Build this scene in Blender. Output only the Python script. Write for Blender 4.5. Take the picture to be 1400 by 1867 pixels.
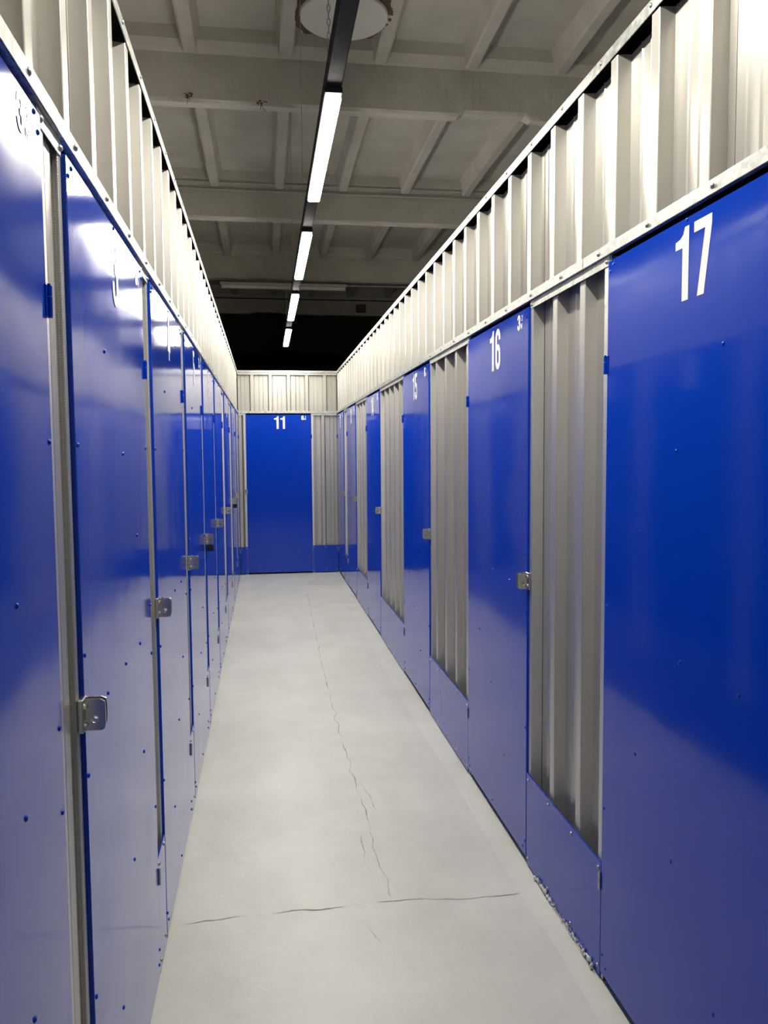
import bpy, bmesh, math, random
from mathutils import Vector, Matrix, noise

# ------------------------------------------------------------------ clear
for o in list(bpy.data.objects):
    bpy.data.objects.remove(o)
scene = bpy.context.scene
COL = scene.collection
random.seed(7)

# ------------------------------------------------------------------ camera
F_PX, YAW, PITCH, ROLL = 1470.78, math.radians(8.3537), math.radians(-4.0701), math.radians(-0.4315)
fh = Vector((math.sin(YAW), math.cos(YAW), 0)); rt = Vector((math.cos(YAW), -math.sin(YAW), 0)); zz = Vector((0, 0, 1))
fw = fh * math.cos(PITCH) + zz * math.sin(PITCH)
up = -fh * math.sin(PITCH) + zz * math.cos(PITCH)
cr = rt * math.cos(ROLL) + up * math.sin(ROLL)
cu = up * math.cos(ROLL) - rt * math.sin(ROLL)
cam_d = bpy.data.cameras.new('camera')
cam_d.sensor_fit = 'HORIZONTAL'; cam_d.sensor_width = 36.0; cam_d.lens = 36.0 * F_PX / 1400.0
cam_d.clip_start = 0.02; cam_d.clip_end = 100
cam = bpy.data.objects.new('camera', cam_d); COL.objects.link(cam)
m = Matrix((cr, cu, -fw)).transposed().to_4x4(); m.translation = Vector((0, 0, 1.5))
cam.matrix_world = m
scene.camera = cam

# ------------------------------------------------------------------ world, exposure
world = bpy.data.worlds.new('hall_air'); scene.world = world; world.use_nodes = True
bg = world.node_tree.nodes['Background']
bg.inputs[0].default_value = (1.0, 0.97, 0.9, 1); bg.inputs[1].default_value = 0.02
vs = scene.view_settings
vs.view_transform = 'Standard'; vs.look = 'None'; vs.gamma = 1; vs.use_curve_mapping = False
vs.exposure = 0.0
LAMP_STRENGTH = 136.0
LAMP_COLOR = (1.0, 0.945, 0.82)

# ------------------------------------------------------------------ measures (metres)
XR, XL, D = 0.914, -0.322, 10.249
Z_DOOR, Z_GAP, Z_HEAD0, Z_HEAD1, Z_TOP = 2.014, 2.0, 2.026, 2.056, 2.557
Z_KICK = 0.351
Y_BACK = -2.6
PITCH_C = 0.226

# ------------------------------------------------------------------ materials
def new_mat(name):
    mt = bpy.data.materials.new(name); mt.use_nodes = True
    nt = mt.node_tree; b = nt.nodes['Principled BSDF']
    return mt, nt, b
def N(nt, t, **kw):
    n = nt.nodes.new(t)
    for k, v in kw.items():
        setattr(n, k, v)
    return n
def coords(nt, scale=(1, 1, 1), kind='Object'):
    tc = N(nt, 'ShaderNodeTexCoord'); mp = N(nt, 'ShaderNodeMapping')
    mp.inputs['Scale'].default_value = scale
    nt.links.new(tc.outputs[kind], mp.inputs['Vector'])
    return mp.outputs['Vector']
def noise_node(nt, vec, scale, detail=3, rough=0.5):
    n = N(nt, 'ShaderNodeTexNoise'); n.inputs['Scale'].default_value = scale
    n.inputs['Detail'].default_value = detail; n.inputs['Roughness'].default_value = rough
    nt.links.new(vec, n.inputs['Vector']); return n
def ramp(nt, fac, a, b, p0=0.3, p1=0.7):
    r = N(nt, 'ShaderNodeValToRGB')
    r.color_ramp.elements[0].position = p0; r.color_ramp.elements[1].position = p1
    r.color_ramp.elements[0].color = (*a, 1); r.color_ramp.elements[1].color = (*b, 1)
    nt.links.new(fac, r.inputs[0]); return r
def maprange(nt, fac, a, b):
    r = N(nt, 'ShaderNodeMapRange'); r.inputs['To Min'].default_value = a; r.inputs['To Max'].default_value = b
    nt.links.new(fac, r.inputs['Value']); return r
def bump(nt, b, height, strength, dist, prev=None):
    n = N(nt, 'ShaderNodeBump'); n.inputs['Strength'].default_value = strength; n.inputs['Distance'].default_value = dist
    nt.links.new(height, n.inputs['Height'])
    if prev: nt.links.new(prev.outputs['Normal'], n.inputs['Normal'])
    nt.links.new(n.outputs['Normal'], b.inputs['Normal']); return n

M = {}
# blue gloss paint on thin steel: slightly wavy, faint wiping haze
mt, nt, b = new_mat('blue_gloss_steel'); M['blue'] = mt
v = coords(nt)
b.inputs['Base Color'].default_value = (0.0008, 0.038, 0.42, 1)
b.inputs['IOR'].default_value = 1.42
n1 = noise_node(nt, v, 2.2, 4, 0.6); r1 = maprange(nt, n1.outputs['Fac'], 0.05, 0.15)
nt.links.new(r1.outputs[0], b.inputs['Roughness'])
n2 = noise_node(nt, v, 3.0, 1, 0.4); bump(nt, b, n2.outputs['Fac'], 1.0, 0.0022)
# galvanised steel
mt, nt, b = new_mat('galvanised_steel'); M['galv'] = mt
v = coords(nt)
vo = N(nt, 'ShaderNodeTexVoronoi'); vo.inputs['Scale'].default_value = 70; nt.links.new(v, vo.inputs['Vector'])
n1 = noise_node(nt, v, 45, 3)
mx = N(nt, 'ShaderNodeMix', data_type='RGBA'); mx.inputs['Factor'].default_value = 0.5
nt.links.new(vo.outputs['Color'], mx.inputs['A']); nt.links.new(n1.outputs['Fac'], mx.inputs['B'])
bw = N(nt, 'ShaderNodeRGBToBW'); nt.links.new(mx.outputs['Result'], bw.inputs[0])
r1 = ramp(nt, bw.outputs[0], (0.36, 0.37, 0.36), (0.62, 0.63, 0.615), 0.25, 0.75)
nt.links.new(r1.outputs[0], b.inputs['Base Color'])
b.inputs['Metallic'].default_value = 0.8
r2 = maprange(nt, bw.outputs[0], 0.3, 0.5); nt.links.new(r2.outputs[0], b.inputs['Roughness'])
# embossed galvanised posts (little dots)
mt, nt, b = new_mat('embossed_galvanised_steel'); M['galv_dot'] = mt
v = coords(nt)
vo = N(nt, 'ShaderNodeTexVoronoi'); vo.inputs['Scale'].default_value = 220; vo.inputs['Randomness'].default_value = 0.15
nt.links.new(v, vo.inputs['Vector'])
b.inputs['Base Color'].default_value = (0.62, 0.62, 0.59, 1); b.inputs['Metallic'].default_value = 0.75; b.inputs['Roughness'].default_value = 0.42
bump(nt, b, vo.outputs['Distance'], 0.5, 0.002)
# silver-grey painted corrugated sheet
mt, nt, b = new_mat('silver_grey_sheet'); M['sheet'] = mt
v = coords(nt, (1, 1, 0.25))
n1 = noise_node(nt, v, 2.5, 3); r1 = ramp(nt, n1.outputs['Fac'], (0.44, 0.43, 0.40), (0.52, 0.508, 0.475))
nt.links.new(r1.outputs[0], b.inputs['Base Color'])
b.inputs['Metallic'].default_value = 0.6; b.inputs['Roughness'].default_value = 0.36
n2 = noise_node(nt, v, 4, 2); bump(nt, b, n2.outputs['Fac'], 1.0, 0.003)
# floor paint
mt, nt, b = new_mat('grey_floor_paint'); M['floor'] = mt
v = coords(nt)
n1 = noise_node(nt, v, 1.3, 6, 0.62); r1 = ramp(nt, n1.outputs['Fac'], (0.46, 0.46, 0.425), (0.58, 0.58, 0.535))
n3 = noise_node(nt, coords(nt, (1, 0.35, 1)), 6, 5, 0.6); r3 = ramp(nt, n3.outputs['Fac'], (0.93, 0.93, 0.93), (1.03, 1.03, 1.03))
mx = N(nt, 'ShaderNodeMix', data_type='RGBA', blend_type='MULTIPLY'); mx.inputs['Factor'].default_value = 1
nt.links.new(r1.outputs[0], mx.inputs['A']); nt.links.new(r3.outputs[0], mx.inputs['B'])
nt.links.new(mx.outputs['Result'], b.inputs['Base Color'])
b.inputs['Roughness'].default_value = 0.42
n2 = noise_node(nt, v, 14, 6, 0.6); bump(nt, b, n2.outputs['Fac'], 0.35, 0.006)
# cracks: one even grey, darker than the floor paint
mt, nt, b = new_mat('crack_dark_grey'); M['crack'] = mt
b.inputs['Base Color'].default_value = (0.26, 0.255, 0.235, 1); b.inputs['Roughness'].default_value = 0.9
# limewashed concrete
mt, nt, b = new_mat('limewashed_concrete'); M['conc'] = mt
v = coords(nt)
n1 = noise_node(nt, v, 1.1, 7, 0.65); r1 = ramp(nt, n1.outputs['Fac'], (0.5, 0.48, 0.42), (0.68, 0.66, 0.59), 0.32, 0.68)
nt.links.new(r1.outputs[0], b.inputs['Base Color']); b.inputs['Roughness'].default_value = 0.92
n2 = noise_node(nt, v, 18, 6, 0.6); bump(nt, b, n2.outputs['Fac'], 0.6, 0.012)
def plain(name, col, rough=0.5, metal=0.0):
    mt, nt, b = new_mat(name)
    v = coords(nt); n1 = noise_node(nt, v, 30, 3)
    r1 = maprange(nt, n1.outputs['Fac'], max(0.02, rough - 0.08), min(1, rough + 0.08))
    nt.links.new(r1.outputs[0], b.inputs['Roughness'])
    b.inputs['Base Color'].default_value = (*col, 1); b.inputs['Metallic'].default_value = metal
    return mt
M['white'] = plain('white_vinyl', (0.86, 0.84, 0.8), 0.45)
M['chrome'] = plain('nickel_plate', (0.7, 0.68, 0.62), 0.24, 1.0)
M['black'] = plain('black_powder_coat', (0.012, 0.012, 0.018), 0.75)
M['black'].node_tree.nodes['Principled BSDF'].inputs['Specular IOR Level'].default_value = 0.15
M['cloth_and_shade'] = plain('black_fabric_and_gap_shade', (0.008, 0.008, 0.009), 0.95)  # curtain cloth, also the black that stands for shade in rail gaps
M['cloth_and_shade'].node_tree.nodes['Principled BSDF'].inputs['Specular IOR Level'].default_value = 0.05
M['darkwall'] = plain('dark_painted_wall', (0.022, 0.022, 0.024), 0.9)
M['plate'] = plain('white_cover_plate', (0.78, 0.76, 0.72), 0.7)
M['rust'] = plain('broken_brown_plaster', (0.12, 0.085, 0.06), 0.95)
M['pipe'] = plain('white_plastic_pipe', (0.5, 0.49, 0.45), 0.6)
M['bouncer'] = plain('bounce_sheet', (0.6, 0.59, 0.56), 0.8)
M['foam'] = plain('pale_foam_sealant', (0.62, 0.62, 0.56), 0.8)
mt, nt, b = new_mat('lit_diffuser'); M['lamp'] = mt
b.inputs['Base Color'].default_value = (0.9, 0.9, 0.9, 1)
b.inputs['Emission Color'].default_value = (*LAMP_COLOR, 1); b.inputs['Emission Strength'].default_value = LAMP_STRENGTH

# ------------------------------------------------------------------ helpers
def link(name, me, parent=None, loc=None):
    o = bpy.data.objects.new(name, me); COL.objects.link(o)
    if parent is not None: o.parent = parent
    if loc is not None: o.location = loc
    return o
def mesh_obj(name, verts, faces, mat, parent=None, smooth=False):
    me = bpy.data.meshes.new(name); me.from_pydata(verts, [], faces)
    bm = bmesh.new(); bm.from_mesh(me); bmesh.ops.recalc_face_normals(bm, faces=bm.faces); bm.to_mesh(me); bm.free()
    me.materials.append(M[mat])
    if smooth:
        for p in me.polygons: p.use_smooth = True
    return link(name, me, parent)
def bm_obj(name, bm, mat, parent=None, smooth=False):
    me = bpy.data.meshes.new(name)
    bmesh.ops.recalc_face_normals(bm, faces=bm.faces)
    bm.to_mesh(me); bm.free(); me.materials.append(M[mat])
    if smooth:
        for p in me.polygons: p.use_smooth = True
    return link(name, me, parent)
def add_box(bm, lo, hi, bevel=0.0, seg=1):
    lo, hi = [min(a, c) for a, c in zip(lo, hi)], [max(a, c) for a, c in zip(lo, hi)]
    vs_ = [bm.verts.new((x, y, z)) for x in (lo[0], hi[0]) for y in (lo[1], hi[1]) for z in (lo[2], hi[2])]
    fs = [bm.faces.new([vs_[i] for i in q]) for q in ((0, 1, 3, 2), (4, 6, 7, 5), (0, 4, 5, 1), (2, 3, 7, 6), (0, 2, 6, 4), (1, 5, 7, 3))]
    if bevel:
        es = list({e for f in fs for e in f.edges})
        bmesh.ops.bevel(bm, geom=es, offset=bevel, segments=seg, affect='EDGES', profile=0.5)
def box_obj(name, lo, hi, mat, parent=None, bevel=0.0, seg=1):
    bm = bmesh.new(); add_box(bm, lo, hi, bevel, seg); return bm_obj(name, bm, mat, parent)
def add_tube(bm, a, c, r, seg=8, caps=True):
    a, c = Vector(a), Vector(c); ax = (c - a).normalized()
    t = Vector((0, 0, 1)) if abs(ax.z) < 0.9 else Vector((1, 0, 0))
    e1 = ax.cross(t).normalized(); e2 = ax.cross(e1)
    ra = [bm.verts.new(a + (e1 * math.cos(2 * math.pi * i / seg) + e2 * math.sin(2 * math.pi * i / seg)) * r) for i in range(seg)]
    rc = [bm.verts.new(c + (e1 * math.cos(2 * math.pi * i / seg) + e2 * math.sin(2 * math.pi * i / seg)) * r) for i in range(seg)]
    for i in range(seg):
        bm.faces.new((ra[i], ra[(i + 1) % seg], rc[(i + 1) % seg], rc[i]))
    if caps:
        bm.faces.new(ra[::-1]); bm.faces.new(rc)
def tag(o, label, cat, group=None, kind=None):
    o['label'] = label; o['category'] = cat
    if group: o['group'] = group
    if kind: o['kind'] = kind
    return o
def empty(name, loc=(0, 0, 0)):
    o = bpy.data.objects.new(name, None); COL.objects.link(o); o.location = loc; o.empty_display_size = 0.1
    return o

# a wall frame: u runs to the reader's right, n points into the corridor, z is up
class Frame:
    def __init__(s, kind): s.k = kind
    def p(s, u, n, z):
        if s.k == 'R': return Vector((XR - n, -u, z))       # reader's right = -Y
        if s.k == 'L': return Vector((XL + n, u, z))        # reader's right = +Y
        return Vector((u, D - n, z))                         # end wall, reader's right = +X
    def box(s, name, u0, u1, n0, n1, z0, z1, mat, parent=None, bevel=0.0):
        a, c = s.p(u0, n0, z0), s.p(u1, n1, z1)
        return box_obj(name, a, c, mat, parent, bevel)
FR, FL, FE = Frame('R'), Frame('L'), Frame('E')

# ------------------------------------------------------------------ floor
HX0, HX1, HY0, HY1 = -4.6, 5.6, -2.7, 15.6
floor = mesh_obj('floor', [(HX0, HY0, 0), (HX1, HY0, 0), (HX1, HY1, 0), (HX0, HY1, 0)], [(0, 1, 2, 3)], 'floor')
tag(floor, 'smooth light grey painted concrete floor of the corridor', 'floor', kind='structure')
def ribbon(name, pts, width, seed, z=0.0012, step=0.012):
    rnd = random.Random(seed); path = []
    for (a, c) in zip(pts[:-1], pts[1:]):
        a, c = Vector((*a, 0)), Vector((*c, 0)); k = max(2, int((c - a).length / step))
        path += [a.lerp(c, i / k) for i in range(k)]
    path.append(Vector((*pts[-1], 0)))
    vs_, fs = [], []
    for i, q in enumerate(path):
        d = (path[min(i + 1, len(path) - 1)] - path[max(i - 1, 0)]).normalized(); nrm = Vector((-d.y, d.x, 0))
        off = noise.noise(Vector((i * 0.11, seed, 0))) * 0.016 + rnd.uniform(-0.0015, 0.0015)
        fade = min(1, i / 6, (len(path) - 1 - i) / 6)
        w = width * fade * max(0.06, 0.45 + 1.1 * noise.noise(Vector((i * 0.07, seed + 9, 3)))) * rnd.uniform(0.55, 1.3)
        vs_ += [q + nrm * (off + w / 2) + Vector((0, 0, z)), q + nrm * (off - w / 2) + Vector((0, 0, z))]
    for i in range(len(path) - 1):
        fs.append((2 * i, 2 * i + 1, 2 * i + 3, 2 * i + 2))
    return mesh_obj(name, vs_, fs, 'crack', floor)
ribbon('floor_crack', [(0.43, 8.7), (0.396, 6.72), (0.378, 5.58), (0.374, 4.5), (0.382, 3.7), (0.392, 3.2), (0.388, 2.86), (0.401, 2.6)], 0.006, 3)
ribbon('floor_crack', [(-0.31, 2.555), (-0.13, 2.574), (0.22, 2.576), (0.40, 2.596), (0.55, 2.572), (0.74, 2.556), (0.86, 2.565)], 0.006, 11)
ribbon('floor_crack', [(0.40, 3.6), (0.43, 3.42), (0.44, 3.25)], 0.005, 21)
ribbon('floor_crack', [(0.36, 3.1), (0.335, 2.9), (0.35, 2.75)], 0.004, 31)
ribbon('floor_crack', [(0.30, 2.47), (0.32, 2.40), (0.33, 2.34)], 0.004, 41)
# low cement cove along the foot of the right partition
vs_, fs = [], []
k = 160
for i in range(k + 1):
    y = -1.5 + (D - 0.0 + 1.5) * i / k
    w = 0.07 + 0.05 * min(1, max(0, (y - 2.2) / 3)) + 0.018 * noise.noise(Vector((y * 1.3, 0, 0)))
    if y > 8: w *= max(0.2, (D - y) / 2.3)
    h = 0.007
    for (t, q) in ((1.0, -0.05), (0.85, 0.12), (0.65, 0.38), (0.4, 0.7), (0.1, 1.0), (-0.12, 1.0)):
        vs_.append((XR - w * t, y, h * q))
for i in range(k):
    for j in range(5):
        a = i * 6 + j; fs.append((a, a + 1, a + 7, a + 6))
mesh_obj('cement_cove', vs_, fs, 'floor', floor, True)
# ------------------------------------------------------------------ hall shell
Z_SLAB, Z_BEAM = 4.58, 4.1
ceiling = box_obj('ceiling', (HX0, HY0, Z_SLAB), (HX1, HY1 + 0.2, Z_SLAB + 0.15), 'conc')
tag(ceiling, 'old limewashed concrete ceiling of ribbed slabs and beams', 'ceiling', kind='structure')
BEAM_Y = [0.29, 3.27, 6.25, 9.2, 12.3, 15.17]
for bi, by in enumerate(BEAM_Y):
    prof = [(-0.10, Z_SLAB + 0.01), (-0.09, 4.49), (-0.045, 4.45), (0.0, 4.435), (0.012, Z_BEAM + 0.02), (0.03, Z_BEAM), (0.12, Z_BEAM), (0.15, Z_BEAM + 0.02), (0.165, 4.44), (0.26, 4.49), (0.27, Z_SLAB + 0.01)]
    nx = 190; vs_, fs = [], []
    for i in range(nx + 1):
        x = HX0 + (HX1 - HX0) * i / nx
        for j, (dy, z) in enumerate(prof):
            q = Vector((x * 2.1, bi * 7.3 + j * 1.7, 0.5)); e = 0.006
            if 4 <= j <= 7: e = 0.016
            dn = noise.noise(q) * e + noise.noise(q * 3.7) * e * 0.6
            chip = 0
            if 4 <= j <= 7:
                t = noise.noise(Vector((x * 1.1, bi * 3.1 + 2, 8.2)))
                if bi == 2 and 1.55 < x < 2.1: t = 0.75
                if t > 0.42: chip = (t - 0.42) * 0.16 * (0.5 + abs(noise.noise(Vector((x * 19, bi, j)))))
            zz_ = z + chip + (dn * 0.6 if 0 < j < 10 else 0)
            vs_.append((x, by + dy + dn, zz_))
    for i in range(nx):
        for j in range(len(prof) - 1):
            a = i * len(prof) + j; fs.append((a, a + 1, a + len(prof) + 1, a + len(prof)))
    mesh_obj('beam', vs_, fs, 'conc', ceiling)
rib_cache = {}
for bi in range(len(BEAM_Y) - 1):
    y0, y1 = BEAM_Y[bi] + 0.24, BEAM_Y[bi + 1] - 0.07
    for kx in range(-5, 8):
        x = -0.49 + 0.70 * kx
        if x < HX0 + .2 or x > HX1 - .2: continue
        key = (bi, kx % 3)
        if key not in rib_cache:
            ny = 24; vs_, fs = [], []
            for i in range(ny + 1):
                t = i / ny; y = (y1 - y0) * t
                hang = 0.14 + 0.03 * (abs(2 * t - 1) ** 4)
                for j, (dx, q) in enumerate(((-0.085, -0.01), (-0.06, 0.55), (-0.05, 0.93), (-0.035, 1.0), (0.035, 1.0), (0.05, 0.93), (0.06, 0.55), (0.085, -0.01))):
                    e = 0.005 * noise.noise(Vector((y * 3.1 + key[1] * 9, j * 1.3, bi * 4)))
                    vs_.append((dx + e, y, -hang * q + e * (0 if j in (0, 7) else 1)))
            for i in range(ny):
                for j in range(7):
                    a = i * 8 + j; fs.append((a, a + 1, a + 9, a + 8))
            me = bpy.data.meshes.new('rib'); me.from_pydata(vs_, [], fs); me.materials.append(M['conc'])
            bm = bmesh.new(); bm.from_mesh(me); bmesh.ops.recalc_face_normals(bm, faces=bm.faces); bm.to_mesh(me); bm.free()
            rib_cache[key] = me
        link('rib', rib_cache[key], ceiling, (x, y0, Z_SLAB))
# broken hole with a round white plate
CX, CY, CR_ = 0.576, 5.60, 0.298
vs_, fs = [], []
rn = 96
for i in range(rn):
    a = 2 * math.pi * i / rn
    c_, s_ = math.cos(a), math.sin(a)
    jag = 0.5 + 0.5 * noise.noise(Vector((c_ * 2.2, s_ * 2.2, 1.3))) + 0.5 * noise.noise(Vector((c_ * 7, s_ * 7, 4.3)))
    big = max(0.0, jag) * 0.085
    if c_ > 0.55 and s_ < 0.45: big += 0.035
    for (r, z) in ((CR_ - 0.03, 4.445), (CR_ + 0.3 * big, 4.436 + 0.01 * noise.noise(Vector((c_ * 9, s_ * 9, 0)))), (CR_ + big, 4.448), (CR_ + big + 0.02, Z_SLAB + 0.002)):
        vs_.append((CX + r * c_, CY + r * s_, z))
for i in range(rn):
    for j in range(3):
        a = i * 4 + j; b2 = ((i + 1) % rn) * 4 + j
        fs.append((a, a + 1, b2 + 1, b2))
hole = mesh_obj('broken_plaster_rim', vs_, fs, 'rust', ceiling)
bm = bmesh.new()
bmesh.ops.create_cone(bm, cap_ends=True, segments=64, radius1=CR_ - 0.004, radius2=CR_, depth=0.02)
es = [e for e in bm.edges if abs(e.verts[0].co.z + 0.01) < 1e-4 and abs(e.verts[1].co.z + 0.01) < 1e-4]
bmesh.ops.bevel(bm, geom=es, offset=0.003, segments=1, affect='EDGES')
bmesh.ops.translate(bm, verts=bm.verts, vec=(CX, CY, 4.425))
pl = bm_obj('cover_plate', bm, 'plate')
tag(pl, 'round white plate covering a broken hole in the concrete ceiling', 'cover plate')

tag(box_obj('wall_back', (HX0, HY1 - 0.25, 0), (HX1, HY1, Z_SLAB), 'darkwall'), 'dark unlit wall at the far end of the hall', 'wall', kind='structure')
tag(box_obj('wall_outer_left', (HX0 - 0.1, HY0, 0), (HX0, HY1, Z_SLAB), 'conc'), 'outer concrete wall of the hall beyond the left units', 'wall', kind='structure')
tag(box_obj('wall_outer_right', (HX1, HY0, 0), (HX1 + 0.1, HY1, Z_SLAB), 'conc'), 'outer concrete wall of the hall beyond the right units', 'wall', kind='structure')
tag(box_obj('wall_behind', (HX0, HY0 - 0.1, 0), (HX1, HY0, Z_SLAB), 'conc'), 'concrete wall of the hall behind the viewer', 'wall', kind='structure')
# dark cloth hanging on the far wall, wavy upper hem
vs_, fs = [], []
nx = 160
for i in range(nx + 1):
    x = -3.6 + 8.4 * i / nx
    top = 3.40 + 0.035 * math.sin(x * 2.6 + 0.6) + 0.02 * math.sin(x * 6.1)
    for (z, d) in ((top, 0.05), (top, 0.09), (3.25, 0.11), (3.12, 0.10), (3.12, 0.05)):
        vs_.append((x, HY1 - 0.25 - d - 0.02 * math.sin(x * 9 + z), z))
for i in range(nx):
    for j in range(4):
        a = i * 5 + j; fs.append((a, a + 1, a + 6, a + 5))
o = mesh_obj('black_curtain', vs_, fs, 'cloth_and_shade', None, True)
tag(o, 'black cloth with a wavy upper edge on the dark far wall', 'curtain')

# added unseen sheets over the units: block light below, bounce it to the ceiling
for nm, lo, hi, lb in (('bouncer_right', (XR + 0.06, HY0 + 0.02, 2.47), (HX1 - 0.02, D + 2.4, 2.5), 'added unseen flat roof over the right row of units'),
                       ('bouncer_left', (HX0 + 0.02, HY0 + 0.02, 2.47), (XL - 0.06, D + 2.4, 2.5), 'added unseen flat roof over the left row of units'),
                       ('bouncer_end', (XL - 0.06, D + 0.06, 2.47), (XR + 0.06, D + 2.4, 2.5), 'added unseen flat roof over the unit behind the end door')):
    tag(box_obj(nm, lo, hi, 'bouncer'), lb, 'bouncer', kind='structure')

# ------------------------------------------------------------------ corrugated sheets
def corrugation(u0, u1, first, pitch, rb):
    """profile points (u, depth): ribs stand out (depth 0), pans lie back"""
    d, ro = 0.036, 0.019
    pts = []
    k0 = math.floor((u0 - first) / pitch) - 1; k1 = math.ceil((u1 - first) / pitch) + 1
    for k in range(k0, k1 + 1):
        c = first + k * pitch; h = c + pitch / 2
        pts += [(c - rb, d), (c - ro - 0.001, 0.0015), (c - ro + 0.001, 0), (c + ro - 0.001, 0), (c + ro + 0.001, 0.0015), (c + rb, d)]
        for g in (-0.024, 0.024):
            pts += [(h + g - 0.006, d), (h + g - 0.002, d - 0.0028), (h + g + 0.002, d - 0.0028), (h + g + 0.006, d)]
    def at(u):
        for (a, c) in zip(pts[:-1], pts[1:]):
            if a[0] <= u <= c[0]:
                t = (u - a[0]) / max(1e-9, c[0] - a[0]); return a[1] + (c[1] - a[1]) * t
        return d
    return [(u0, at(u0))] + [q for q in pts if u0 + 1e-4 < q[0] < u1 - 1e-4] + [(u1, at(u1))]
def sheet(name, fr, u0, u1, z0, z1, n_out, first, pitch, parent):
    prof = corrugation(u0, u1, first, pitch, 0.032 if fr.k == 'E' else 0.026); th = 0.0012
    vs_, fs = [], []; L = len(prof)
    for (u, dd) in prof:
        for (nn, z) in ((n_out - dd, z0), (n_out - dd, z1), (n_out - dd - th, z1), (n_out - dd - th, z0)):
            vs_.append(fr.p(u, nn, z))
    for i in range(L - 1):
        for j in range(4):
            a, b2 = i * 4 + j, i * 4 + (j + 1) % 4
            fs.append((a, b2, b2 + 4, a + 4))
    fs += [(0, 1, 2, 3), tuple(4 * (L - 1) + j for j in range(4))]
    return mesh_obj(name, vs_, fs, 'sheet', parent)

# ------------------------------------------------------------------ small shared meshes
def dome_mesh(name, r, h, mat, seg=8):
    vs_ = [(0, 0, h)]
    for (rr, hh) in ((0.62 * r, 0.8 * h), (r, 0.25 * h), (r, -0.0004)):
        vs_ += [(rr * math.cos(2 * math.pi * i / seg), rr * math.sin(2 * math.pi * i / seg), hh) for i in range(seg)]
    fs = [(0, 1 + i, 1 + (i + 1) % seg) for i in range(seg)]
    for q in range(2):
        for i in range(seg):
            a, b2 = 1 + q * seg + i, 1 + q * seg + (i + 1) % seg
            fs.append((a, a + seg, b2 + seg, b2))
    me = bpy.data.meshes.new(name); me.from_pydata(vs_, [], fs); me.materials.append(M[mat])
    for p in me.polygons: p.use_smooth = True
    return me
RIVET = dome_mesh('rivet', 0.0048, 0.003, 'blue')
SCREW = dome_mesh('screw', 0.0062, 0.005, 'galv', 6)
def place_dome(name, me, fr, u, n, z, parent):
    o = link(name, me, parent)
    ax = fr.p(0, 1, 0) - fr.p(0, 0, 0)
    q = ax.to_track_quat('Z', 'Y'); o.rotation_mode = 'QUATERNION'; o.rotation_quaternion = q
    o.location = fr.p(u, n, z); return o
def joined_domes(name, me, fr, spots, parent):
    bm = bmesh.new(); ax = fr.p(0, 1, 0) - fr.p(0, 0, 0); R3 = ax.to_track_quat('Z', 'Y').to_matrix().to_4x4()
    for (u, n, z) in spots:
        t = bmesh.new(); t.from_mesh(me); mtx = Matrix.Translation(fr.p(u, n, z)) @ R3
        bmesh.ops.transform(t, matrix=mtx, verts=t.verts)
        tmp = bpy.data.meshes.new('t'); t.to_mesh(tmp); t.free(); bm.from_mesh(tmp); bpy.data.meshes.remove(tmp)
    me2 = bpy.data.meshes.new(name); bm.to_mesh(me2); bm.free(); me2.materials.append(me.materials[0])
    for p in me2.polygons: p.use_smooth = True
    o = link(name, me2, parent); o['kind'] = 'stuff'; return o

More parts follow.
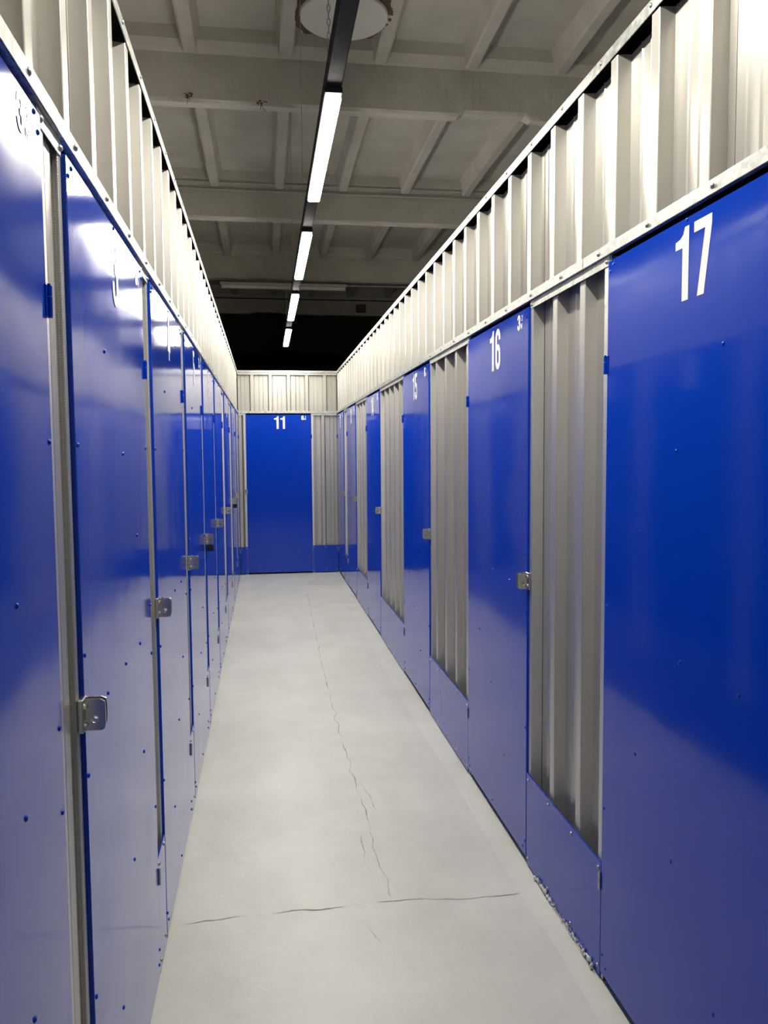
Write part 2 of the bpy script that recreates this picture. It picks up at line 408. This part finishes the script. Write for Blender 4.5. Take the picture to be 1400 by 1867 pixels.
# ------------------------------------------------------------------ lettering
def arc(cx, cy, rx, ry, a0, a1, k=10):
    return [(cx + rx * math.cos(math.radians(a0 + (a1 - a0) * i / k)), cy + ry * math.sin(math.radians(a0 + (a1 - a0) * i / k))) for i in range(k + 1)]
S = 0.145                       # stroke, for a glyph of height 1
W_ = 0.43
l, r_, t_, b_ = S / 2, W_ - S / 2, 1 - S / 2, S / 2
mxx = W_ / 2; rx = (r_ - l) / 2; ry = 0.17
GLYPH = {
 '1': ('poly', 0.36, [(0.19, 0), (0.36, 0), (0.36, 1), (0.25, 1), (0.21, 0.91), (0.13, 0.86), (0.0, 0.84), (0.0, 0.73), (0.19, 0.73)]),
 '7': ('poly', 0.44, [(0, 1), (0.44, 1), (0.44, 0.87), (0.27, 0), (0.1, 0), (0.28, 0.86), (0, 0.86)]),
 '0': ('stroke', W_, [arc(mxx, t_ - ry, rx, ry, 0, 180) + arc(mxx, b_ + ry, rx, ry, 180, 360) + [(r_, t_ - ry)]]),
 '2': ('stroke', W_, [[(l, 0.68)] + arc(mxx, t_ - ry, rx, ry, 180, 0) + [(r_, 0.66), (r_ - 0.03, 0.52), (l + 0.03, 0.22), (l, b_), (r_ + S / 2, b_)]]),
 '3': ('stroke', W_, [[(l, 0.70)] + arc(mxx, t_ - ry, rx, ry, 180, 0) + [(r_, 0.64)] + arc(mxx - 0.02, 0.64, rx + 0.02, 0.115, 0, -90, 6), [(mxx - 0.04, 0.52)] + arc(mxx - 0.02, 0.40, rx + 0.02, 0.12, 90, 0, 6) + [(r_, b_ + ry)] + arc(mxx, b_ + ry, rx, ry, 0, -180) + [(l, 0.33)]]),
 '4': ('stroke', W_ + 0.03, [[(0.27, 0), (0.27, 1)], [(0.24, 0.97), (0.06, 0.30)], [(0.0, 0.25), (W_ + 0.03, 0.25)]]),
 '5': ('stroke', W_, [[(r_ + S / 2, t_), (l, t_), (l, 0.52)], [(l, 0.5)] + arc(mxx, 0.45, rx, 0.13, 160, 0, 8) + [(r_, b_ + ry)] + arc(mxx, b_ + ry, rx, ry, 0, -180) + [(l, 0.3)]]),
 '6': ('stroke', W_, [[(r_, 0.72)] + arc(mxx, t_ - ry, rx, ry, 0, 180) + [(l, b_ + ry)] + arc(mxx, b_ + ry, rx, ry, 180, 360) + [(r_, 0.42)], arc(mxx, 0.42, rx, 0.13, 0, 180, 8)]),
 '8': ('stroke', W_, [arc(mxx, t_ - ry, rx, ry, 0, 180) + arc(mxx, 0.67, rx, 0.14, 180, 360) + [(r_, t_ - ry)], arc(mxx, 0.37, rx, 0.15, 0, 180) + arc(mxx, b_ + ry, rx, ry, 180, 360) + [(r_, 0.37)]]),
 '9': ('stroke', W_, [[(l, 0.28)] + arc(mxx, b_ + ry, rx, ry, 180, 360) + [(r_, t_ - ry)] + arc(mxx, t_ - ry, rx, ry, 0, 180) + [(l, 0.58)], arc(mxx, 0.58, rx, 0.13, 180, 360, 8)]),
 'm': ('stroke', 0.9, [[(0.1, 0), (0.1, 1.0)], [(0.1, 0.95), (0.45, 0.3)], [(0.45, 0.3), (0.8, 0.95)], [(0.8, 1.0), (0.8, 0)]]),
}
def stroke_quads(path, w):
    vs_, fs = [], []
    P = [Vector((*q, 0)) for q in path]
    P = [q for i, q in enumerate(P) if i == 0 or (q - P[i - 1]).length > 1e-5]
    closed = (P[0] - P[-1]).length < 1e-4
    n = len(P)
    for i in range(n):
        a = P[i - 1] if i else (P[-2] if closed else None); c = P[i + 1] if i < n - 1 else (P[1] if closed else None)
        d1 = (P[i] - a).normalized() if a is not None else None; d2 = (c - P[i]).normalized() if c is not None else None
        d1 = d1 or d2; d2 = d2 or d1
        n1, n2 = Vector((-d1.y, d1.x, 0)), Vector((-d2.y, d2.x, 0)); mm = (n1 + n2)
        mm = mm.normalized() if mm.length > 1e-4 else n1
        k = w / 2 / max(0.55, mm.dot(n1))
        vs_ += [P[i] + mm * k, P[i] - mm * k]
    for i in range(n - 1): fs.append((2 * i, 2 * i + 1, 2 * i + 3, 2 * i + 2))
    return vs_, fs
def glyph_geo(ch, x, y, h, verts, faces, sx=1.0, stroke=S):
    kind, w, data = GLYPH[ch]
    def put(vv, ff, layer=0):
        b0 = len(verts)
        verts.extend([(x + q[0] * h * sx, y + q[1] * h, layer * 0.0003) for q in vv]); faces.extend([tuple(b0 + i for i in f) for f in ff])
    if kind == 'poly':
        bmt = bmesh.new(); f = bmt.faces.new([bmt.verts.new((q[0], q[1], 0)) for q in data]); f.normal_update()
        bmesh.ops.triangulate(bmt, faces=[f]); bmt.verts.index_update()
        put([v2.co.copy() for v2 in bmt.verts], [[v2.index for v2 in f2.verts] for f2 in bmt.faces]); bmt.free()
    else:
        for li, path in enumerate(data):
            vv, ff = stroke_quads(path, stroke); put(vv, ff, li)
    return w * h * sx
def text_obj(name, fr, items, n, parent):
    """items: (char, u, z, height, stroke, sx)"""
    V, Fc = [], []
    for (ch, u, z, h, st, sx) in items:
        glyph_geo(ch, u, z, h, V, Fc, sx, st)
    me_v = [fr.p(u, n + dn, z) for (u, z, dn) in V]
    me = bpy.data.meshes.new(name); me.from_pydata(me_v, [], Fc); me.materials.append(M['white'])
    ax = fr.p(0, 1, 0) - fr.p(0, 0, 0)
    me.update()
    bm = bmesh.new(); bm.from_mesh(me)
    for f in bm.faces:
        if f.normal.dot(ax) < 0: f.normal_flip()
    bm.to_mesh(me); bm.free()
    return link(name, me, parent)

# ------------------------------------------------------------------ doors
def rounded_plate_hole(bm, w, h, th, rc, hx, hy, hr, mtx):
    """plate in local XZ (x 0..w, z -h/2..h/2), thickness along y, round hole at (hx,hy)"""
    seg = 24; outer = []
    for i in range(seg):
        a = 2 * math.pi * i / seg; c_, s_ = math.cos(a), math.sin(a)
        # ray from hole centre to the plate border (rounded off at the corners)
        tx = ((w - hx) / c_ if c_ > 1e-6 else (-hx / c_ if c_ < -1e-6 else 1e9))
        tz = ((h / 2 - hy) / s_ if s_ > 1e-6 else ((-h / 2 - hy) / s_ if s_ < -1e-6 else 1e9))
        t = min(tx, tz); x, z = hx + c_ * t, hy + s_ * t
        cx = w - rc
        for cz in (h / 2 - rc, -h / 2 + rc):
            if x > cx and (z - cz) * (1 if cz > 0 else -1) > 0:
                dv = Vector((x - cx, z - cz)); 
                if dv.length > rc: dv = dv.normalized() * rc; x, z = cx + dv.x, cz + dv.y
        outer.append((x, z))
    # make sure square inner corners are kept
    rings = []
    for y in (0, th):
        ro = [bm.verts.new(mtx @ Vector((x, y, z))) for (x, z) in outer]
        ri = [bm.verts.new(mtx @ Vector((hx + hr * math.cos(2 * math.pi * i / seg), y, hy + hr * math.sin(2 * math.pi * i / seg)))) for i in range(seg)]
        rings.append((ro, ri))
    for i in range(seg):
        j = (i + 1) % seg
        for (ro, ri) in rings: bm.faces.new((ro[i], ro[j], ri[j], ri[i]))
        bm.faces.new((rings[0][0][i], rings[1][0][i], rings[1][0][j], rings[0][0][j]))
        bm.faces.new((rings[0][1][i], rings[0][1][j], rings[1][1][j], rings[1][1][i]))
def make_door(num, fr, u0, u1, hinge_right, label, area, single_rivets, lock=True, number=True):
    """u0<u1 in reader's coordinates; hinge on the reader's right or left"""
    uc = (u0 + u1) / 2
    root = empty('door_%d' % num, fr.p(uc, 0, 0))
    inv = Matrix.Translation(-fr.p(uc, 0, 0))
    kids = []
    def keep(o): kids.append(o); return o
    zb = 0.034 if fr.k == 'R' else 0.02
    keep(fr.box('leaf', u0 + 0.003, u1 - 0.003, -0.02, 0, zb, Z_DOOR - 0.006, 'blue', None, 0.0016))
    hs = 1 if hinge_right else -1; uh = u1 if hinge_right else u0; ul = u0 if hinge_right else u1
    def du(d): return uh - hs * d                    # distance from the hinge edge
    w = u1 - u0; s = w / 0.848
    spots = [(0.56, 1.715), (0.375, 1.505), (0.21, 1.305), (0.205, 1.023), (0.417, 1.03), (0.638, 1.023), (0.2, 0.74), (0.385, 0.55), (0.577, 0.312), (0.413, 2.0), (0.413, 0.06),
             (0.018, 1.978), (0.035, 1.996), (0.018, 1.522), (0.018, 1.085), (0.018, 0.95), (0.018, 0.512), (0.018, 0.09), (0.035, 0.06),
             (0.83, 1.978), (0.812, 1.996), (0.83, 1.522), (0.83, 1.15), (0.83, 0.93), (0.83, 0.512), (0.83, 0.09), (0.812, 0.06)]
    rnd = random.Random(num)
    P = [(du(a * s) + rnd.uniform(-.004, .004), 0.0, z + rnd.uniform(-.004, .004)) for (a, z) in spots]
    if single_rivets:
        for q in P: keep(place_dome('rivet', RIVET, fr, *q, None))
    else:
        keep(joined_domes('rivets', RIVET, fr, P, None))
    if number:
        st = str(num); h = 0.158; ws = [GLYPH[c][1] * h for c in st]; gap = 0.021
        tw = sum(ws) + gap * (len(st) - 1); x = uc + 0.012 - tw / 2; it = []
        for c, w1 in zip(st, ws):
            it.append((c, x, 1.831, h, S, 1.0)); x += w1 + gap
        o = keep(text_obj('number', fr, it, 0.0007, None)); o['label'] = 'white number %s' % st
    if area:
        x = u1 - 0.122; hh = 0.052
        it = [(area, x, 1.943, hh, 0.19, 1.35), ('m', x + 0.038, 1.943, 0.02, 0.24, 0.95), ('2', x + 0.046, 1.971, 0.02, 0.16, 1.2)]
        o = keep(text_obj('area_mark', fr, it, 0.0007, None)); o['label'] = 'small white area marking'
    for (z, mat, hr) in ((1.735, 'blue', 0.0045), (0.298, 'galv', 0.0038)):
        bm = bmesh.new(); ue = uh + hs * 0.002; hz = 0.024
        add_tube(bm, fr.p(ue, 0.003, z - hz), fr.p(ue, 0.003, z + hz * 0.3), hr, 10)
        add_tube(bm, fr.p(ue, 0.003, z + hz * 0.34), fr.p(ue, 0.003, z + hz), hr, 10)
        add_tube(bm, fr.p(ue, 0.003, z + hz), fr.p(ue, 0.003, z + hz + 0.003), 0.0025, 8)
        if mat == 'blue': add_box(bm, fr.p(ue - hs * 0.014, 0.0003, z - hz), fr.p(ue, 0.0018, z + hz))
        keep(bm_obj('hinge', bm, mat, None))
    if lock:
        us = ul + hs * -0.006; e_u = (fr.p(1, 0, 0) - fr.p(0, 0, 0)); e_n = fr.p(0, 1, 0) - fr.p(0, 0, 0)
        for (off, z0, hz, part) in ((-0.010, 1.05, 0.056, 'latch_tab'), (0.008, 1.052, 0.050, 'latch_tab')):
            bm = bmesh.new()
            mtx = Matrix((e_n, e_u, Vector((0, 0, 1)))).transposed().to_4x4()
            mtx.translation = fr.p(ul + hs * off - 0.0013, -0.006, z0)
            rounded_plate_hole(bm, 0.044, hz, 0.0026, 0.008, 0.026, -0.008, 0.0065, mtx)
            o = bm_obj(part, bm, 'chrome', None); keep(o)
        bm = bmesh.new()                                  # base plate with its fixing bolts
        a, c = fr.p(ul - hs * 0.022, -0.007, 1.05 - 0.03), fr.p(ul + hs * 0.012, 0.003, 1.05 + 0.03)
        add_box(bm, a, c, 0.002)
        add_tube(bm, fr.p(ul + hs * 0.002, 0.012, 1.072), fr.p(ul + hs * 0.002, 0.012, 1.08), 0.004, 8)
        for zz2 in (1.066, 1.034):
            add_tube(bm, fr.p(ul - hs * 0.016, 0.003, zz2), fr.p(ul - hs * 0.016, 0.008, zz2), 0.005, 8)
        keep(bm_obj('hasp', bm, 'chrome', None))
    for o in kids:
        o.parent = root; o.matrix_parent_inverse = inv
    tag(root, label, 'door', 'blue storage unit doors', 'structure')
    return root

# reader's coordinates: right wall u=-y, left wall u=+y, end wall u=x
RIGHT = [(12, 10.246, 9.429, 'blue storage door 12, farthest on the right, in the corner', '6'),
         (13, 9.0335, 8.180, 'blue storage door 13 on the right, next to the corner door', '6'),
         (14, 7.289, 6.4474, 'blue storage door numbered 14 in the right row', '6'),
         (15, 5.3258, 4.4673, 'blue storage door numbered 15 in the right row', '6'),
         (16, 3.5831, 2.7357, 'blue storage door numbered 16, second nearest in the right row', '3'),
         (17, 2.0815, 1.233, 'large blue storage door numbered 17, nearest on the right', None)]
LEFT = [(2, 0.454, 1.302, 'nearest blue storage door on the left, cut off by the picture edge'),
        (3, 1.453, 2.301, 'glossy blue storage door numbered 3, second nearest on the left'),
        (4, 2.459, 3.315, 'glossy blue storage door, third from the front on the left'),
        (5, 3.476, 4.314, 'glossy blue storage door, fourth from the front on the left'),
        (6, 4.465, 5.3115, 'narrow-looking blue storage door with padlock, fifth from the front on the left'),
        (7, 5.487, 6.345, 'blue storage door, sixth from the front on the left'),
        (8, 6.760, 7.600, 'blue storage door, seventh from the front on the left'),
        (9, 8.150, 8.998, 'blue storage door with padlock, eighth from the front on the left'),
        (10, 9.398, 10.244, 'farthest blue storage door on the left, beside the end wall')]
for (num, ya, yb, lb, ar) in RIGHT:
    make_door(num, FR, -ya, -yb, False, lb, ar, num >= 16)
for (num, ya, yb, lb) in LEFT:
    make_door(num, FL, ya, yb, True, lb, '3', num <= 3)
make_door(11, FE, -0.23, 0.586, True, 'blue storage door numbered 11 facing the viewer at the corridor end', '6', False)

# ------------------------------------------------------------------ partitions
def partition(name, fr, u_lo, u_hi, gaps, seam0, seam_step, first_upper, label, rail_h=0.03, first_gap=None, step_rail=False):
    """gaps: list of (u0,u1) openings between doors that get posts, sheet and kick plate"""
    root = empty(name, fr.p((u_lo + u_hi) / 2, 0, 0))
    inv = Matrix.Translation(-fr.p((u_lo + u_hi) / 2, 0, 0)); kids = []
    def keep(o): kids.append(o); return o
    # upper sheets
    s0 = seam0
    while s0 > u_lo: s0 -= seam_step
    k = 0
    while s0 < u_hi - 0.02:
        a, c = max(s0, u_lo), min(s0 + seam_step, u_hi)
        if c - a > 0.03:
            keep(sheet('corrugated_sheet', fr, a + 0.0015, c - 0.0015, Z_HEAD0 + 0.0305, Z_TOP - rail_h - 0.003, -0.003 - 0.0007 * (k % 2), first_upper, PITCH_C, None))
        s0 += seam_step; k += 1
    # top rail: inverted channel
    bm = bmesh.new()
    add_box(bm, fr.p(u_lo, -0.0015, Z_TOP - rail_h), fr.p(u_hi, 0.001, Z_TOP), 0)
    add_box(bm, fr.p(u_lo, -0.05, Z_TOP - 0.002), fr.p(u_hi, -0.0015, Z_TOP), 0)
    if step_rail: add_box(bm, fr.p(u_lo, 0.001, Z_TOP - 0.028), fr.p(u_hi, 0.012, Z_TOP - 0.002), 0.002)
    keep(bm_obj('top_rail', bm, 'galv', None))
    keep(fr.box('gap_shade_strip', u_lo, u_hi, -0.07, -0.05, Z_TOP - 0.12, Z_TOP - 0.003, 'cloth_and_shade', None))  # added black strip: shade of the gap under the rail put into colour
    keep(fr.box('gap_shade_strip', u_lo, u_hi, -0.0495, -0.0025, Z_TOP - 0.007, Z_TOP - 0.0025, 'cloth_and_shade', None))  # second added black strip, darkens the underside of the rail
    # header band, in lengths with small laps
    hs_ = []
    u = u_lo; q = 0
    L = 2.0
    while u < u_hi - 0.01:
        c = min(u + L, u_hi)
        bm = bmesh.new()
        add_box(bm, fr.p(u, 0.0 + 0.0008 * (q % 2), Z_HEAD0), fr.p(c, 0.0022 + 0.0008 * (q % 2), Z_HEAD1), 0.0006)
        add_box(bm, fr.p(u, -0.012, Z_HEAD0), fr.p(c, 0.0, Z_HEAD0 + 0.002), 0)
        keep(bm_obj('header_rail', bm, 'galv', None)); u = c; q += 1
    keep(fr.box('header_shade_strip', u_lo, u_hi, -0.05, -0.0125, Z_HEAD0 + 0.0005, Z_HEAD0 + 0.03, 'cloth_and_shade', None))  # added black strip standing for the shade in the gap above the doors
    # screws along header and top rail
    far, near = [], []
    u = u_lo + 0.13
    while u < u_hi - 0.05:
        for (n, z) in ((0.0026, (Z_HEAD0 + Z_HEAD1) / 2), (0.001, Z_TOP - 0.013)):
            pos = fr.p(u, n, z)
            (near if pos.y < 4.2 and pos.y > 0.6 else far).append((u, n, z))
        u += 0.285 if fr.k != 'E' else 0.22
    for q in near: keep(place_dome('screw', SCREW, fr, *q, None))
    if far: keep(joined_domes('screws', SCREW, fr, far, None))
    # between the doors
    for gi, (g0, g1) in enumerate(gaps):
        wl, wh = {'L': (0.045, 0.02), 'R': (0.026, 0.04), 'E': (0.03, 0.03)}[fr.k]
        edge_lo = g0 > u_lo + 0.01; edge_hi = g1 < u_hi - 0.01
        i0, i1 = g0, g1
        if edge_lo:
            keep(fr.box('post', g0 - 0.001, g0 + wl - 0.002, -0.05, -0.008, 0.0, Z_HEAD0, 'galv_dot', None, 0.0015)); i0 = g0 + wl
        if edge_hi:
            keep(fr.box('post', g1 - wh + 0.002, g1 + 0.001, -0.05, -0.008, 0.0, Z_HEAD0, 'galv_dot', None, 0.0015)); i1 = g1 - wh
        keep(fr.box('head_strip', g0 + 0.004, g1 - 0.004, -0.0078, -0.006, Z_GAP, Z_HEAD0 - 0.001, 'galv', None))
        fg = first_gap[gi] if first_gap else (i0 + i1) / 2
        keep(sheet('infill_sheet', fr, i0 - 0.001, i1 + 0.001, 0.05, Z_HEAD0 - 0.004, -0.014, fg, PITCH_C, None))
        keep(fr.box('kick_plate', g0 + 0.002, g1 - 0.002, -0.0055, -0.001, 0.016 if fr.k == 'R' else 0.01, Z_KICK, 'blue', None, 0.0012))
        sp = []
        kk = max(2, int(round((g1 - g0) / 0.21)) + 1)
        for i in range(kk):
            uu = g0 + 0.018 + (g1 - g0 - 0.036) * i / (kk - 1)
            sp += [(uu, -0.001, Z_KICK - 0.022), (uu, -0.001, 0.04)]
        y = fr.p((g0 + g1) / 2, 0, 0).y
        if y < 4: 
            for q in sp: keep(place_dome('screw', SCREW, fr, *q, None))
        else: keep(joined_domes('screws', SCREW, fr, sp, None))
        if g1 - g0 < 0.3 or True:
            for uu in ((g0 + wl / 2,) if edge_lo else ()) + ((g1 - wh / 2,) if edge_hi else ()):
                if y < 4: keep(place_dome('screw', SCREW, fr, uu, -0.006, Z_HEAD0 - 0.014, None))
    for o in kids:
        o.parent = root; o.matrix_parent_inverse = inv
    tag(root, label, 'wall', None, 'structure')
    return root
gR = []
ys = [(a, b2) for (_, a, b2, _, _) in RIGHT]
for (p0, p1) in zip(ys[:-1], ys[1:]): gR.append((-p0[1], -p1[0]))
gR.append((-ys[-1][1], -(Y_BACK)))
fgR = [-9.235, -8.01 + 0.1, -6.0, -4.10, -2.515, -0.9]
wall_r = partition('wall_right', FR, -D, -Y_BACK, gR, -1.56, 1.13, -1.84, 'right partition of silver corrugated sheet above and between the blue doors', first_gap=fgR)
gL = [(Y_BACK, LEFT[0][1])]
for (a, c) in zip(LEFT[:-1], LEFT[1:]): gL.append((a[2], c[1]))
wall_l = partition('wall_left', FL, Y_BACK, D, gL, 1.681, 1.13, 2.17, 'left partition of silver corrugated sheet above the row of blue doors')
gE = [(XL, -0.23), (0.586, XR)]
wall_e = partition('wall_end', FE, XL, XR, gE, 0.40, 1.2, -0.137 - 0.006, 'end partition of silver corrugated sheet above and beside door 11', rail_h=0.055, first_gap=[-0.30, 0.733], step_rail=True)
# crumbly sealant along the foot of the nearest right kick plate
bm = bmesh.new(); rnd = random.Random(4)
for i in range(70):
    y = 2.62 - 0.5 * i / 70 + rnd.uniform(-.01, .01)
    r = rnd.uniform(0.003, 0.008) * (1.3 if i < 22 or i > 60 else 0.6)
    mtx = Matrix.Translation((XR - 0.002 - rnd.uniform(0, 0.004), y, 0.016 + rnd.uniform(-0.002, 0.012))) @ Matrix.Rotation(rnd.uniform(0, 3), 4, 'X') @ Matrix.Diagonal((0.6, rnd.uniform(0.8, 2.2), 0.8, 1))
    bmesh.ops.create_icosphere(bm, subdivisions=1, radius=r, matrix=mtx)
o = bm_obj('sealant_crumbs', bm, 'foam', wall_r); o.matrix_parent_inverse = wall_r.matrix_world.inverted(); o.parent = wall_r
o.matrix_parent_inverse = Matrix.Translation(-wall_r.location); o['kind'] = 'stuff'

# ------------------------------------------------------------------ padlocks
def padlock(fr, u, label):
    root = empty('padlock', fr.p(u, 0.020, 0.985))
    inv = Matrix.Translation(-fr.p(u, 0.020, 0.985))
    bm = bmesh.new(); add_box(bm, fr.p(u - 0.009, 0.002, 0.982), fr.p(u + 0.009, 0.038, 1.018), 0.004, 2)
    o = bm_obj('body', bm, 'black', None); o.parent = root; o.matrix_parent_inverse = inv
    bm = bmesh.new(); pts = [(0.008, 1.012), (0.008, 1.032)] + [(0.02 - 0.012 * math.cos(a), 1.036 + 0.012 * math.sin(a)) for a in [math.pi * i / 8 for i in range(9)]] + [(0.032, 1.032), (0.032, 1.012)]
    for (a, c) in zip(pts[:-1], pts[1:]): add_tube(bm, fr.p(u, a[0], a[1]), fr.p(u, c[0], c[1]), 0.003, 6)
    o = bm_obj('shackle', bm, 'chrome', None); o.parent = root; o.matrix_parent_inverse = inv
    tag(root, label, 'padlock', 'padlocks on the left doors')
padlock(FL, 4.465, 'black padlock hanging from the latch of the fifth left door')
padlock(FL, 8.150, 'small black padlock on the latch of the eighth left door')

# ------------------------------------------------------------------ lamps on the suspended track
LX, LZ = 0.282, 2.90
T0, STEP, LEN = 3.172, 1.925, 1.245
track = box_obj('light_track', (LX - 0.031, Y_BACK + 0.1, LZ - 0.012), (LX + 0.031, T0 + 3 * STEP + LEN + 0.02, LZ + 0.05), 'black', None, 0.004)
tag(track, 'long black suspended lighting track running down the corridor', 'light track')
names = {0: 'lit linear lamp nearest the viewer on the black track', 1: 'lit linear lamp on the track, second nearest of the four in view',
         2: 'lit linear lamp on the track, third from the viewer', 3: 'small-looking lit linear lamp at the far end of the track, above door 11',
         -1: 'lit linear lamp on the track just above the viewer, out of the picture', -2: 'lit linear lamp on the track behind the viewer', }
for k in (-1, 0, 1, 2, 3):
    y0 = T0 + STEP * k - (0.12 if k < 0 else 0); y1 = y0 + LEN
    root = empty('linear_lamp', (LX, (y0 + y1) / 2, LZ - 0.05)); inv = Matrix.Translation((-LX, -(y0 + y1) / 2, -LZ + 0.05))
    bm = bmesh.new(); add_box(bm, (LX - 0.034, y0 - 0.03, LZ - 0.034), (LX + 0.034, y1 + 0.03, LZ - 0.0125), 0.003)
    h = bm_obj('housing', bm, 'black', None)
    bm = bmesh.new(); add_box(bm, (LX - 0.031, y0, LZ - 0.054), (LX + 0.031, y1, LZ - 0.0335), 0.008, 3)
    d = bm_obj('diffuser', bm, 'lamp', None, True)
    for o in (h, d): o.parent = root; o.matrix_parent_inverse = inv
    tag(root, names[k], 'lamp', 'linear lamps on the track')
# suspensions: a link chain near the viewer, thin cables further on
bm = bmesh.new(); z = LZ + 0.05; i = 0
CHY = 3.03
while z < Z_SLAB - 0.02:
    e1 = Vector((0.006, 0, 0)) if i % 2 == 0 else Vector((0, 0.006, 0))
    c0 = Vector((LX - 0.026, CHY, z)); hgt = 0.03
    pts = [c0 + e1 * math.cos(a) + Vector((0, 0, hgt / 2 + (hgt / 2) * math.sin(a))) for a in [2 * math.pi * j / 8 for j in range(9)]]
    for (a, c) in zip(pts[:-1], pts[1:]): add_tube(bm, a, c, 0.0016, 4, False)
    z += 0.024; i += 1
bm_obj('suspension_chain', bm, 'galv', track)
for y in (5.08, 6.95, 8.88, 1.1):
    bm = bmesh.new(); add_tube(bm, (LX - 0.024, y, LZ + 0.045), (LX - 0.024, y, Z_SLAB + 0.01), 0.0022, 6); bm_obj('suspension_cable', bm, 'galv', track)

# ------------------------------------------------------------------ pipes, old batten, junction box
def pipe(name, pts, r, mat, label, cat, clips=None):
    root = None
    bm = bmesh.new()
    for (a, c) in zip(pts[:-1], pts[1:]): add_tube(bm, a, c, r, 8)
    o = bm_obj(name, bm, mat, None, False); tag(o, label, cat)
    for x in clips or []:
        bm = bmesh.new(); y, z = pts[0][1], pts[0][2]
        add_box(bm, (x - 0.012, y - r - 0.004, z - r - 0.004), (x + 0.012, y + r + 0.012, z + r + 0.004), 0.002)
        bm_obj('pipe_clip', bm, mat, o)
    return o
cl = [-3.2, -2.2, -1.2, -0.35, 0.55, 1.6, 2.4, 3.4, 4.4]
pipe('conduit_pipe', [(HX0 + .05, 9.12, 4.455), (0.0, 9.123, 4.453), (HX1 - .05, 9.12, 4.452)], 0.011, 'pipe', 'upper of two thin pale conduit pipes along the second visible beam', 'pipe', cl)
pipe('conduit_pipe', [(HX0 + .05, 9.165, 4.395), (0.0, 9.167, 4.392), (HX1 - .05, 9.165, 4.39)], 0.011, 'pipe', 'lower of two thin pale conduit pipes along the second visible beam', 'pipe', [c - 0.0 for c in cl])
BY = 12.2
bat = empty('batten_lamp', (0.32, BY, 3.96)); inv = Matrix.Translation((-0.32, -BY, -3.96))
parts = []
bm = bmesh.new(); add_box(bm, (-0.6, BY - 0.045, 3.985), (1.25, BY + 0.045, 4.03), 0.006); parts.append(bm_obj('housing', bm, 'pipe', None))
bm = bmesh.new(); add_tube(bm, (-0.58, BY, 3.972), (1.23, BY, 3.972), 0.03, 12); parts.append(bm_obj('diffuser', bm, 'plate', None))
for x in (-0.35, 0.95):
    bm = bmesh.new(); add_tube(bm, (x, BY + 0.03, 4.03), (x, BY + 0.14, Z_BEAM + 0.01), 0.006, 6); parts.append(bm_obj('bracket', bm, 'galv', None))
for o in parts: o.parent = bat; o.matrix_parent_inverse = inv
tag(bat, 'unlit pale batten lamp under the third beam of the ceiling', 'lamp')
pipe('conduit_pipe', [(1.25, BY + 0.02, 4.02), (HX1 - .05, BY + 0.02, 4.03)], 0.01, 'pipe', 'thin pale conduit running right from the unlit batten lamp', 'pipe', [1.7, 2.5, 3.4])
pipe('cable_run', [(HX0 + .05, 15.12, 4.36), (HX1 - .05, 15.12, 4.35)], 0.008, 'black', 'dark cable along the farthest ceiling beam', 'cable')
jb = box_obj('junction_box', (1.73, 15.08, 4.14), (1.90, 15.17, 4.28), 'rust', None, 0.008)
box_obj('lid', (1.745, 15.073, 4.155), (1.885, 15.081, 4.265), 'rust', jb, 0.003)
tag(jb, 'small dark junction box on the farthest ceiling beam', 'junction box')
# dusty cobweb tufts on the nearest beam
for q, (x, z, lb) in enumerate(((-0.50, 4.13, 'left of two dark cobweb tufts on the nearest ceiling beam'), (0.02, 4.10, 'right of two dark cobweb tufts on the nearest ceiling beam'))):
    bm = bmesh.new(); rnd = random.Random(50 + q); c0 = Vector((x, 6.243, z))
    for i in range(9):
        bmesh.ops.create_icosphere(bm, subdivisions=1, radius=rnd.uniform(0.004, 0.01), matrix=Matrix.Translation(c0 + Vector((rnd.uniform(-.04, .04), 0, rnd.uniform(-.02, .02)))) @ Matrix.Diagonal((1.4, 0.6, 0.9, 1)))
    for (dx, ln, dz) in ((0.4, 5, -0.8), (-0.25, 3, -0.9)):
        a = c0.copy(); d = Vector((dx * (1 if q else -0.7), -0.12, dz)).normalized()
        for s_i in range(ln):
            e = a + d * 0.014; add_tube(bm, a, e, 0.0015, 4, False); a = e; d = (d + Vector((rnd.uniform(-.4, .4), 0, rnd.uniform(-.7, .1)))).normalized()
    o = bm_obj('cobweb', bm, 'rust', None); tag(o, lb, 'cobweb')
